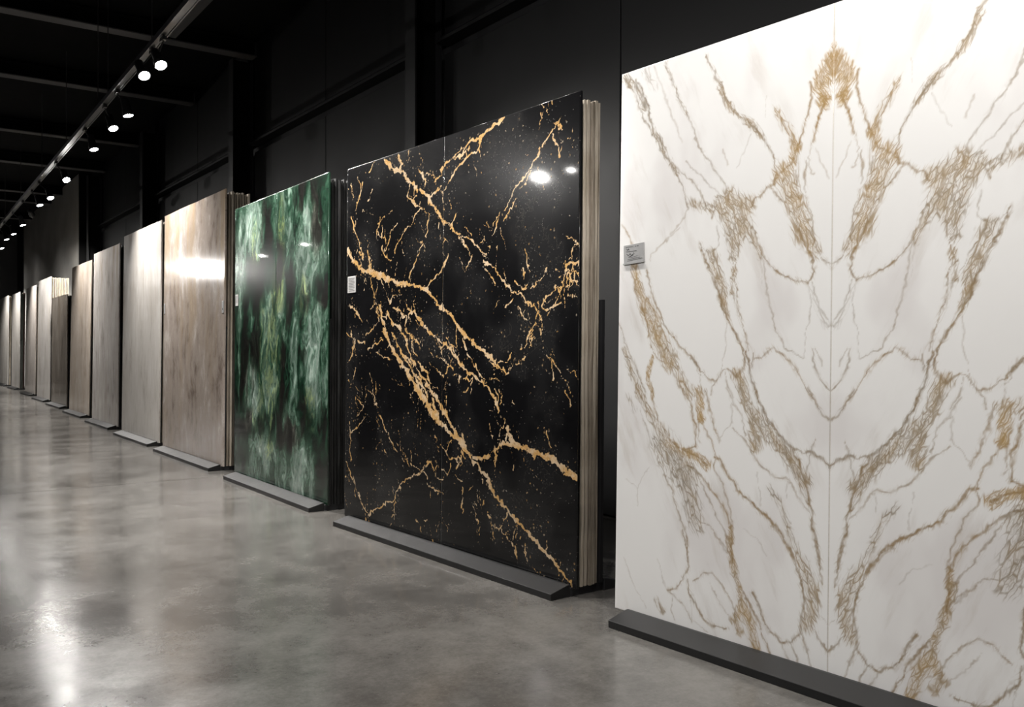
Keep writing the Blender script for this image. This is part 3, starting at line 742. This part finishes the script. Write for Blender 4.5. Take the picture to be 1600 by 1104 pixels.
obj('bottom_flange', box_me(-.11, .11, -9.8, 9.85, 0, .02), M['beam'], e); obj('web', box_me(-.01, .01, -9.8, 9.85, .02, .26), M['ceil'], e)

# ------------------------------------------------------------------ lamps on two ceiling tracks
TA = math.atan(.017)
def track_x(s): return 2.82 + .017*(s-9.82)
def make_track(fx, s0, s1, z, label, wires, ang):
    e = empty('track_rail', (fx((s0+s1)/2), (s0+s1)/2, z), -ang); tag(e, label, 'lighting track')
    L = (s1-s0)/2
    obj('rail', prism_me([(-.05, 0), (-.05, .07), (.05, .07), (.05, 0), (.035, 0), (.035, .012), (-.035, .012), (-.035, 0)], -L, L, 'y'), M['track'], e)
    for s in wires:
        obj('suspension_wire', cyl_me(.007, .007, .07, TOP-z-.002, 6), M['wire'], e, (0, s-(s0+s1)/2, 0))
    return e
make_track(track_x, -4, 47, 5.35, 'long grey lighting track hung above the row of slabs', [-2, 2, 5, 8.2, 11.77, 14.59, 15.4, 18.6, 22.0, 26, 30, 35, 41], TA)
HOUS = lathe_me([(.0, -.27), (.045, -.268), (.056, -.25), (.060, -.10), (.072, -.07), (.075, 0), (.068, 0), (.060, -.035)], 24, False)
LENS = cyl_me(.066, .066, -.010, -.004, 24); RIM = lathe_me([(.067, -.012), (.068, -.004), (.0715, -.0005), (.0735, .002), (.0755, -.002), (.0755, -.012)], 24, False)
ADP = box_me(-.025, .025, -.07, .07, -.05, 0, .004)
def spotlight(lens, target, tx, tz, label, group, watt, cone=100, blend=1.0, col=(1, .965, .92), rad=.05):
    lens = Vector(lens); d = (Vector(target)-lens).normalized()
    e = empty('track_spotlight', (tx, lens.y, tz)); tag(e, label, 'spotlight', group)
    rel = lens-e.location; q = (-d).to_track_quat('Z', 'Y').to_euler() if False else d.to_track_quat('Z', 'Y').to_euler()
    obj('adapter', ADP, M['lamp'], e)
    mid = rel - d*.16
    v = mid-Vector((0, 0, -.05)); ln = v.length
    st = obj('stem', cyl_me(.010, .010, 0, ln, 8), M['lamp'], e, (0, 0, -.05), v.to_track_quat('Z', 'Y').to_euler())
    h = obj('housing', HOUS, M['lamp'], e, rel, q)
    obj('lens', LENS, M['lens'], e, rel, q); obj('rim', RIM, M['rim'], e, rel, q)
    ld = bpy.data.lights.new('spot_beam', 'SPOT'); ld.energy = watt*LIGHT; ld.spot_size = R(cone); ld.spot_blend = blend; ld.shadow_soft_size = rad; ld.color = col
    lo = bpy.data.objects.new('spot_beam', ld); lo.location = rel+d*.03; lo.rotation_euler = d.to_track_quat('-Z', 'Y').to_euler(); link(lo, e)
G1 = 'spotlights on the track above the slabs'
# (s, X, z) of each lens, then what it is aimed at (X, s, z), power
LAMPS = [((2.70, .6, 5.0), (3.6, .6, 2.1), 190, 'spotlight overhead nearest the camera, before the white marble'), ((2.72, 2.0, 5.0), (3.6, 2.0, 2.3), 250, 'spotlight overhead aimed at the right half of the white marble'),
  ((2.74, 3.4, 5.0), (3.6, 3.4, 2.3), 150, 'spotlight overhead aimed at the left half of the white marble'), ((2.76, 5.2, 5.0), (3.6, 5.2, 1.6), 380, 'spotlight overhead aimed at the right half of the gold-veined black marble'),
  ((2.78, 6.9, 5.0), (3.6, 6.9, 1.6), 380, 'spotlight overhead aimed at the left half of the gold-veined black marble'), ((2.78, 7.9, 5.0), (3.5, 9.0, 1.6), 900, 'spotlight overhead aimed at the green marble, out of the frame'),
  ((2.82, 11.2, 5.0), (3.3, 8.6, 1.6), 900, 'bright spotlight facing the camera, right one of the glaring two'), ((2.76, 11.75, 5.0), (3.3, 9.0, 1.6), 900, 'bright spotlight facing the camera, left one of the glaring two'),
  ((3.04, 13.9, 5.0), (3.7, 13.4, 1.7), 620, 'small tilted spotlight nearest below the glaring two'), ((3.03, 14.84, 5.0), (3.7, 13.0, 1.7), 620, 'spotlight just left of the small tilted one below the glaring two'),
  ((3.08, 16.6, 5.0), (3.75, 15.6, 1.6), 1000, 'spotlight third below the glaring two, alone before a ceiling beam'), ((3.18, 19.9, 5.0), (3.8, 16.9, 1.5), 90, 'spotlight alone in the middle of the visible track'),
  ((3.27, 22.5, 5.0), (3.95, 20.7, 1.8), 1200, 'first of the far cluster of spotlights, counted from the camera'), ((3.23, 23.8, 5.0), (4.0, 22.9, 1.8), 900, 'second of the far cluster of spotlights'),
  ((3.30, 25.6, 5.0), (4.75, 30.0, 3.75), 2600, 'third of the far cluster of spotlights'), ((3.37, 27.9, 5.0), (4.15, 27.4, 1.8), 900, 'fourth of the far cluster of spotlights'),
  ((3.41, 30.2, 5.0), (4.3, 29.6, 1.7), 900, 'fifth of the far cluster of spotlights'), ((3.40, 31.8, 5.0), (4.35, 31.2, 1.7), 620, 'sixth of the far cluster of spotlights'),
  ((3.56, 34.7, 5.0), (4.4, 34.0, 1.7), 900, 'seventh of the far cluster of spotlights, at the left edge'), ((3.62, 40.0, 5.0), (4.6, 40.6, 1.7), 900, 'spotlight far down the track beyond the left edge'),
  ((3.66, 43.6, 5.0), (4.65, 44.2, 1.8), 900, 'last spotlight of the track, by the end wall')]
for ln, tg, w, lb in LAMPS: spotlight(ln, tg, track_x(ln[1]), 5.35, lb, G1, w*(1.5 if ln[1] > 33 else 1), 32 if tg[2] > 3 else 100)
ORD = ['first', 'second', 'third', 'fourth', 'fifth', 'sixth', 'seventh', 'eighth', 'ninth', 'tenth', 'eleventh', 'twelfth', 'thirteenth']
T2 = -3.6
make_track(lambda s: T2, -4, 47, 5.35, 'second grey lighting track across the hall, out of the frame', [0, 6, 12, 18, 24, 30, 36, 42], 0)
T2L = [(-2.0, 3600, (3.6, 5.35, 2.2), 15), (.8, 420, (3.6, 2.3, 1.2), 110), (3.2, 420, (3.6, 4.7, 1.2), 110), (12.1, 60, (T2+1.2, 10.9, 0), 110), (12.95, 220, (3.7, 4.9, 2.6), 50),  # first three are unseen fill lamps, added to brighten the near stones and wall
       (27.4, 250, (T2+1.2, 26.2, 0), 110), (31.6, 150, (T2+1.2, 30.4, 0), 110), (36.9, 450, (3.8, 17, 1.2), 44), (44.5, 500, (T2+1.2, 43, 0), 110)]
for i, (s, w, tg, cn) in enumerate(T2L):
    spotlight((T2+.12, s, 5.0), tg, T2, 5.35, 'spotlight %s from the camera on the second track across the hall, out of the frame' % ORD[i], 'spotlights on the second track', w, cn, 1.0, (1, .97, .94), .03)

# ------------------------------------------------------------------ stacks of stone on their racks
def frame(L, Rr):
    ex, ey = Rr[0]-L[0], Rr[1]-L[1]; w = math.hypot(ex, ey); rz = math.atan2(ey, ex)
    T = Matrix.Translation((L[0], L[1], 0)) @ Matrix.Rotation(rz, 4, 'Z'); return T, w, rz
Z0 = .056
def plain_slab_me(w, h, t, seed, ragged=.004):
    """an upright slab as an extruded outline, its border slightly uneven, front edges chamfered"""
    rs = random.Random(seed); pts = []
    nside = 7
    for i in range(nside): pts.append((w*i/nside, 0))
    for i in range(nside): pts.append((w+rs.uniform(-ragged, ragged)*(i > 0), h*i/nside))
    for i in range(nside): pts.append((w-w*i/nside, h+rs.uniform(-ragged, ragged)))
    for i in range(nside): pts.append((rs.uniform(-ragged, ragged)*(i > 0), h-h*i/nside))
    cx, cz = w/2, h/2; c = .002
    ins = [(x-math.copysign(c, x-cx) if abs(abs(x-cx)-w/2) < .02 else x, z-math.copysign(c, z-cz) if abs(abs(z-cz)-h/2) < .02 else z) for x, z in pts]
    bm = bmesh.new()
    A = [bm.verts.new((x, 0, z)) for x, z in ins]; B = [bm.verts.new((x, c, z)) for x, z in pts]; C_ = [bm.verts.new((x, t, z)) for x, z in pts]
    k = len(pts); f = bm.faces.new(A); f.material_index = 0
    for P, Q, mi in ((A, B, 1), (B, C_, 1)):
        for i in range(k):
            g = bm.faces.new((P[i], Q[i], Q[(i+1) % k], P[(i+1) % k])); g.material_index = mi
    g = bm.faces.new(C_[::-1]); g.material_index = 1
    bmesh.ops.recalc_face_normals(bm, faces=bm.faces[:])
    me = bpy.data.meshes.new('m'); bm.to_mesh(me); bm.free(); return me
def hero_slab_me(w, h, t, step, fieldfn, ufn, c=.002):
    nx = int(w/step)+1; nz = int(h/step)+1
    xs = np.linspace(c, w-c, nx); zs = np.linspace(0+c, h-c, nz)
    X, Z = np.meshgrid(xs, zs); X = X.ravel(); Z = Z.ravel(); n0 = len(X)
    co = np.zeros((n0+8, 3)); co[:n0, 0] = X; co[:n0, 2] = Z
    cor = [(0, 0), (w, 0), (w, h), (0, h)]
    for i, (a, b) in enumerate(cor): co[n0+i] = (a, c, b); co[n0+4+i] = (a, t, b)
    i0 = (np.arange(nz-1)[:, None]*nx+np.arange(nx-1)[None]).ravel()
    faces = np.stack([i0, i0+1, i0+nx+1, i0+nx], 1)
    bot = list(range(nx)); top = list(range((nz-1)*nx, nz*nx)); lef = list(range(0, nz*nx, nx)); rig = list(range(nx-1, nz*nx, nx))
    o = n0; b = n0+4
    extra = [[o, o+1]+bot[::-1], [o+1, o+2]+rig[::-1], [o+2, o+3]+top, [o+3, o]+lef,
             [o+1, o, b, b+1], [o+2, o+1, b+1, b+2], [o+3, o+2, b+2, b+3], [o, o+3, b+3, b], [b, b+3, b+2, b+1]]
    me = bpy.data.meshes.new('m')
    nl = faces.size+sum(map(len, extra)); nf = len(faces)+len(extra)
    me.vertices.add(len(co)); me.vertices.foreach_set('co', co.ravel())
    loops = np.concatenate([faces.ravel()]+[np.array(e_) for e_ in extra]).astype(np.int32)
    tot = np.concatenate([np.full(len(faces), 4), [len(e_) for e_ in extra]]).astype(np.int32)
    start = np.concatenate([[0], np.cumsum(tot)[:-1]]).astype(np.int32)
    me.loops.add(nl); me.loops.foreach_set('vertex_index', loops)
    me.polygons.add(nf); me.polygons.foreach_set('loop_start', start); me.polygons.foreach_set('loop_total', tot)
    mi = np.zeros(nf, np.int32); mi[len(faces)+4:] = 1; me.polygons.foreach_set('material_index', mi)
    me.update(calc_edges=True)
    U = ufn(co[:, 0]); V = co[:, 2]
    res = fieldfn(U.astype(np.float64), V.astype(np.float64))
    if isinstance(res, tuple): rgba = np.stack(res, 1)
    else: rgba = np.concatenate([res, np.ones((len(res), 1))], 1)
    at = me.attributes.new('stone', 'FLOAT_COLOR', 'POINT'); at.data.foreach_set('color', rgba.astype(np.float32).ravel())
    uv = me.uv_layers.new(name='face'); q = np.stack([U[loops], V[loops]], 1); uv.data.foreach_set('uv', q.astype(np.float32).ravel())
    me.validate(); return me
def put(o, T, rz, lean, x, y, z):
    o.location = T @ Vector((x, y, z)); o.rotation_euler = (-lean, 0, rz); return o
def make_rack(T, w, rz, depth, lean, h_post, label):
    a, b = .12, w-.05
    e = empty('slab_rack', T @ Vector((0, 0, 0)), rz); tag(e, label, 'slab rack', 'low black racks under the stone slabs')
    obj('front_ramp', prism_me([(-.175, 0), (-.175, .042), (-.030, .078), (-.012, .078), (-.012, 0)], a, b, 'x', .002), M['rack'], e)
    D = depth
    obj('rear_ramp', prism_me([(D+.012, 0), (D+.012, .078), (D+.030, .078), (D+.16, .042), (D+.16, 0)], a, b+.02, 'x', .002), M['steel'], e)
    obj('channel', box_me(a, b, -.012, D+.012, 0, Z0-.001), M['steel'], e)
    for x in (a+.02, b-.03):
        obj('front_upright', box_me(x, x+.05, .026, .046, Z0, h_post), M['steel'], e, (0, 0, 0), (-lean, 0, 0))
        obj('rear_upright', box_me(x, x+.05, D-.026, D-.002, Z0, h_post), M['steel'], e, (0, 0, 0), (-lean, 0, 0))
    return e
def back_slabs(T, w, rz, lean, h, mats, seed, desc, group, y0=.056, pitch=.034, t=.022, jit=.02, zj=.03, alt=None):
    rs = random.Random(seed)
    for i, mt in enumerate(mats):
        dx = rs.uniform(-jit, jit*.4); ww = w+dx-rs.uniform(0, .03); hh = h-rs.uniform(.008, zj)
        o = obj('stone_slab', plain_slab_me(ww, hh, t*rs.uniform(.9, 1.1), seed*31+i, .006), [M[mt], M[mt]])
        put(o, T, rz, lean, .0, y0+i*pitch, Z0)
        tag(o, '%s slab behind the front in the stack of %s' % (ORD[i], desc), 'stone slab', group)
def card(parent, x, z, w, h, mat, label, name='label_card', tilt=0.0, lines=(), lip=False):
    c = obj(name, box_me(0, w, -.004, 0, 0, h, .001), M[mat], parent, (x, -.0005, z), (0, tilt, 0)); c['label'] = label
    if lines:
        bm = bmesh.new()
        for (lx, lz, lw, lh, sl) in lines:
            bmesh.ops.create_cube(bm, size=1, matrix=Matrix.Translation((lx+lw/2, -.0046, lz)) @ Matrix.Rotation(sl, 4, 'Y') @ Matrix.Diagonal((lw, .001, lh, 1)))
        me = bpy.data.meshes.new('m'); bm.to_mesh(me); bm.free()
        k = obj('lettering', me, M['ink'], c)
    return c
# --- white marble, book-matched pair
T, w0, rz = frame((3.6123, 4.0009), (3.6799, 2.5846)); W1 = w0; ln = .06/3.2
T_, w2, _ = frame((3.6123, 4.0009), (3.6123+.0677*2, 4.0009-1.4163*2))
for i in range(2):
    x0 = 0 if i == 0 else W1
    uf = (lambda x: (W1-.001)-x) if i == 0 else (lambda x: x)
    o = obj('marble_slab', hero_slab_me(W1-.0003, 3.195, .02, .0052, field_white, uf, .0002), [M['white'], M['e_white']])
    put(o, T, rz, ln, x0, 0, Z0)
    tag(o, ['left half of the tall white marble pair with gold veins, card stuck at its edge', 'right half of the tall white marble pair with gold veins, cut by the frame'][i], 'marble slab', 'book-matched white marble pair')
    if i == 0:
        card(o, .040, 2.045, .165, .115, 'silver_card', 'silver grey card with handwriting', tilt=R(-2.5),
             lines=[(.022, .088, .012, .003, .9), (.03, .088, .014, .003, -.8), (.04, .086, .008, .003, .5), (.095, .100, .010, .003, 0), (.110, .100, .012, .003, .1),
                    (.020, .074, .085, .002, .03), (.024, .058, .012, .0035, .7), (.034, .054, .018, .003, -.6), (.050, .058, .014, .0035, .9), (.060, .052, .020, .003, -.4), (.078, .060, .012, .003, .8),
                    (.040, .046, .04, .0025, -.25), (.055, .040, .06, .0012, -.1), (.030, .030, .10, .0012, -.05), (.030, .022, .12, .0012, -.05), (.02, .102, .06, .0012, .02)])
        obj('card_lip', box_me(0, .165, -.012, -.004, -.002, .006), M['silver_card'], o, (.040, -.0005, 2.045), (0, R(-2.5), 0))
make_rack(T_, w2, rz, .30, ln, 1.9, 'low black wedge rack under the white marble pair')
back_slabs(T_, w2-.02, rz, ln, 3.15, ['e_tan']*5, 11, 'white marble', 'slabs stacked behind the white marble')
# --- black marble with gold veins
T, w, rz = frame((3.55864, 7.6602), (3.68328, 4.445366)); ln = .035/3.2; wh = 1.622
for i in range(2):
    x0 = 0 if i == 0 else wh+.002; ww = wh if i == 0 else w-wh-.002
    o = obj('marble_slab', hero_slab_me(ww, 3.212, .018, .0075, field_black, (lambda x: x) if i == 0 else (lambda x: x+wh+.002)), [M['black'], M['e_black']])
    put(o, T, rz, ln, x0, 0, Z0)
    tag(o, ['left half of the black marble with gold veins, white card near its edge', 'right half of the black marble with gold veins, with the lamp glare'][i], 'marble slab', 'black marble pair with gold veins')
    if i == 0:
        card(o, .030, 2.060, .155, .150, 'card', 'white printed card', tilt=R(-.5), lines=[(.02, .130-.014*k, .115-.02*(k % 3 == 1), .0035, 0) for k in range(9)])
make_rack(T, w, rz, .26, ln, 1.93, 'low black wedge rack under the gold-veined black marble')
back_slabs(T, w, rz, ln, 3.19, ['e_tan', 'e_tan', 'e_brown', 'e_tan', 'e_tan'], 12, 'gold-veined black marble', 'pale slabs stacked behind the black marble')
# --- green marble
T, w, rz = frame((3.68552, 11.14773), (3.64954, 8.24283)); ln = .012/3.2; wh = 1.45
for i in range(2):
    x0 = 0 if i == 0 else wh+.002; ww = wh if i == 0 else w-wh-.002
    o = obj('marble_slab', hero_slab_me(ww, 3.29, .02, .009, field_green, (lambda x: x) if i == 0 else (lambda x: x+wh+.002)), [M['green'], M['e_green']])
    put(o, T, rz, ln, x0, 0, Z0)
    tag(o, ['left half of the green marble pair, small white card at its edge', 'right half of the green marble pair, beside the black stack'][i], 'marble slab', 'green marble pair')
    if i == 0: card(o, .035, 2.08, .10, .14, 'card', 'small white card', lines=[(.015, .12-.016*k, .07, .004, 0) for k in range(6)])
make_rack(T, w, rz, .33, ln, 1.9, 'low black wedge rack under the green marble')
back_slabs(T, w-.01, rz, ln, 3.26, ['e_dark']*7, 13, 'green marble', 'dark slabs stacked behind the green marble', pitch=.031, zj=.05)
# --- the plainer stones further down the row
M['f_brown'] = mat_travertine('brown_grey_travertine', (.19, .15, .125), (.38, .325, .285), (.60, .545, .50), (.40, .29, .17), .65, 1, .12, .75, 2.2)
M['f_cream'] = mat_travertine('cream_travertine', (.52, .475, .43), (.68, .645, .605), (.78, .755, .72), (.50, .42, .34), .5, 2, .14, .3)
M['f_taupe'] = mat_travertine('taupe_grey_stone', (.36, .33, .305), (.58, .545, .515), (.74, .71, .68), (.34, .24, .15), .5, 3, .10, .35)
M['f_beige'] = mat_travertine('warm_beige_stone', (.37, .30, .245), (.55, .475, .405), (.68, .615, .55), (.52, .42, .31), .5, 4, .12, .3)
M['f_dark'] = mat_travertine('dark_brown_grey_stone', (.08, .068, .058), (.18, .158, .135), (.30, .27, .24), (.16, .12, .08), .4, 5, .10, .3)
M['f_pale'] = mat_travertine('pale_grey_stone', (.40, .37, .34), (.56, .53, .50), (.66, .63, .60), (.52, .46, .38), .3, 6, .14, .2)
M['f_pinkish'] = mat_travertine('pale_pinkish_stone', (.40, .35, .31), (.56, .51, .47), (.66, .61, .57), (.48, .42, .34), .3, 7, .14, .2)
M['f_ivory'] = mat_travertine('ivory_stone', (.44, .40, .36), (.60, .57, .53), (.68, .66, .62), (.5, .46, .4), .3, 8, .15, .35)
FAR = [ # name of stone, front material, edge, L, R, height, lean, back slabs, pitch, label
 ('pale brown travertine', 'f_brown', 'e_brown', (3.75055, 14.8091), (3.7446, 11.7869), 3.655, .035, ['e_brown', 'e_tan', 'e_brown', 'e_tan', 'e_brown', 'e_tan', 'e_brown', 'e_tan'], .036, 'tall brown travertine slab with a lamp glare, next to the green marble'),
 ('cream travertine', 'f_cream', 'e_grey', (3.83, 18.06), (3.83, 15.36), 3.67, .045, ['e_brown', 'e_tan', 'e_brown', 'e_tan'], .034, 'tall cream slab, left of the brown travertine slab'),
 ('grey taupe stone', 'f_taupe', 'e_cream', (3.96, 21.58), (3.96, 19.04), 3.65, .045, ['e_dark']*4, .034, 'tall grey-taupe slab with a pale yellow edge, left of the cream slab'),
 ('warm beige stone', 'f_beige', 'e_tan', (4.08, 25.15), (4.08, 22.61), 3.62, .07, ['e_brown', 'e_brown', 'e_tan', 'e_brown'], .034, 'tall warm beige slab, right of the short dark slab'),
 ('dark brown stone', 'f_dark', 'e_dark', (4.23, 28.98), (4.23, 26.44), 3.02, .02, ['e_dark']*3, .034, 'shortest, dark brown-grey slab in front of the brightly lit stack edges'),
 ('pale grey stone', 'f_pale', 'e_cream', (4.34, 32.59), (4.34, 30.09), 3.74, .05, ['e_cream', 'e_brown', 'e_cream', 'e_cream', 'e_tan', 'e_cream', 'e_cream', 'e_cream', 'e_tan', 'e_cream', 'e_cream', 'e_cream'], .037, 'tall pale grey slab just left of the short dark slab'),
 ('pale pinkish stone', 'f_pinkish', 'e_cream', (4.50, 36.72), (4.50, 34.31), 3.73, .05, ['e_brown', 'e_dark', 'e_dark'], .036, 'pale pinkish slab, narrow in view, left of the pale grey slab'),
 ('ivory stone', 'f_ivory', 'e_grey', (4.68, 42.24), (4.68, 39.80), 3.79, .04, ['e_grey', 'e_grey', 'e_rust', 'e_rust'], .036, 'ivory slab with dark green edge, second from the far end'),
 ('far white stone', 'f_ivory', 'e_tan', (4.73, 47.30), (4.73, 43.94), 3.85, .04, ['e_tan', 'e_tan'], .036, 'farthest pale slab, at the left edge of the picture')]
for j, (nm, fm, em, L, Rr, h, lm, bk, pitch, lb) in enumerate(FAR):
    T, w, rz = frame(L, Rr); ln = lm/h
    o = obj('stone_slab', plain_slab_me(w, h, .022, 100+j, .003), [M[fm], M[em]])
    put(o, T, rz, ln, 0, 0, Z0); tag(o, lb, 'stone slab', 'front slabs of the row')
    if nm == 'pale brown travertine':
        card(o, .02, 2.10, .06, .16, 'silver_card', 'small grey metal tag', 'metal_tag'); card(o, w-.09, 2.02, .075, .16, 'silver_card', 'small grey metal tag with dark slot', 'metal_tag', lines=[(.02, .05, .035, .02, .6)])
    D = .058+len(bk)*pitch+.03
    make_rack(T, w, rz, D, ln, 1.9, 'low black wedge rack under the %s' % nm)
    back_slabs(T, w, rz, ln, h-.02, bk, 200+j, nm, 'slabs stacked behind the %s' % nm, pitch=pitch)
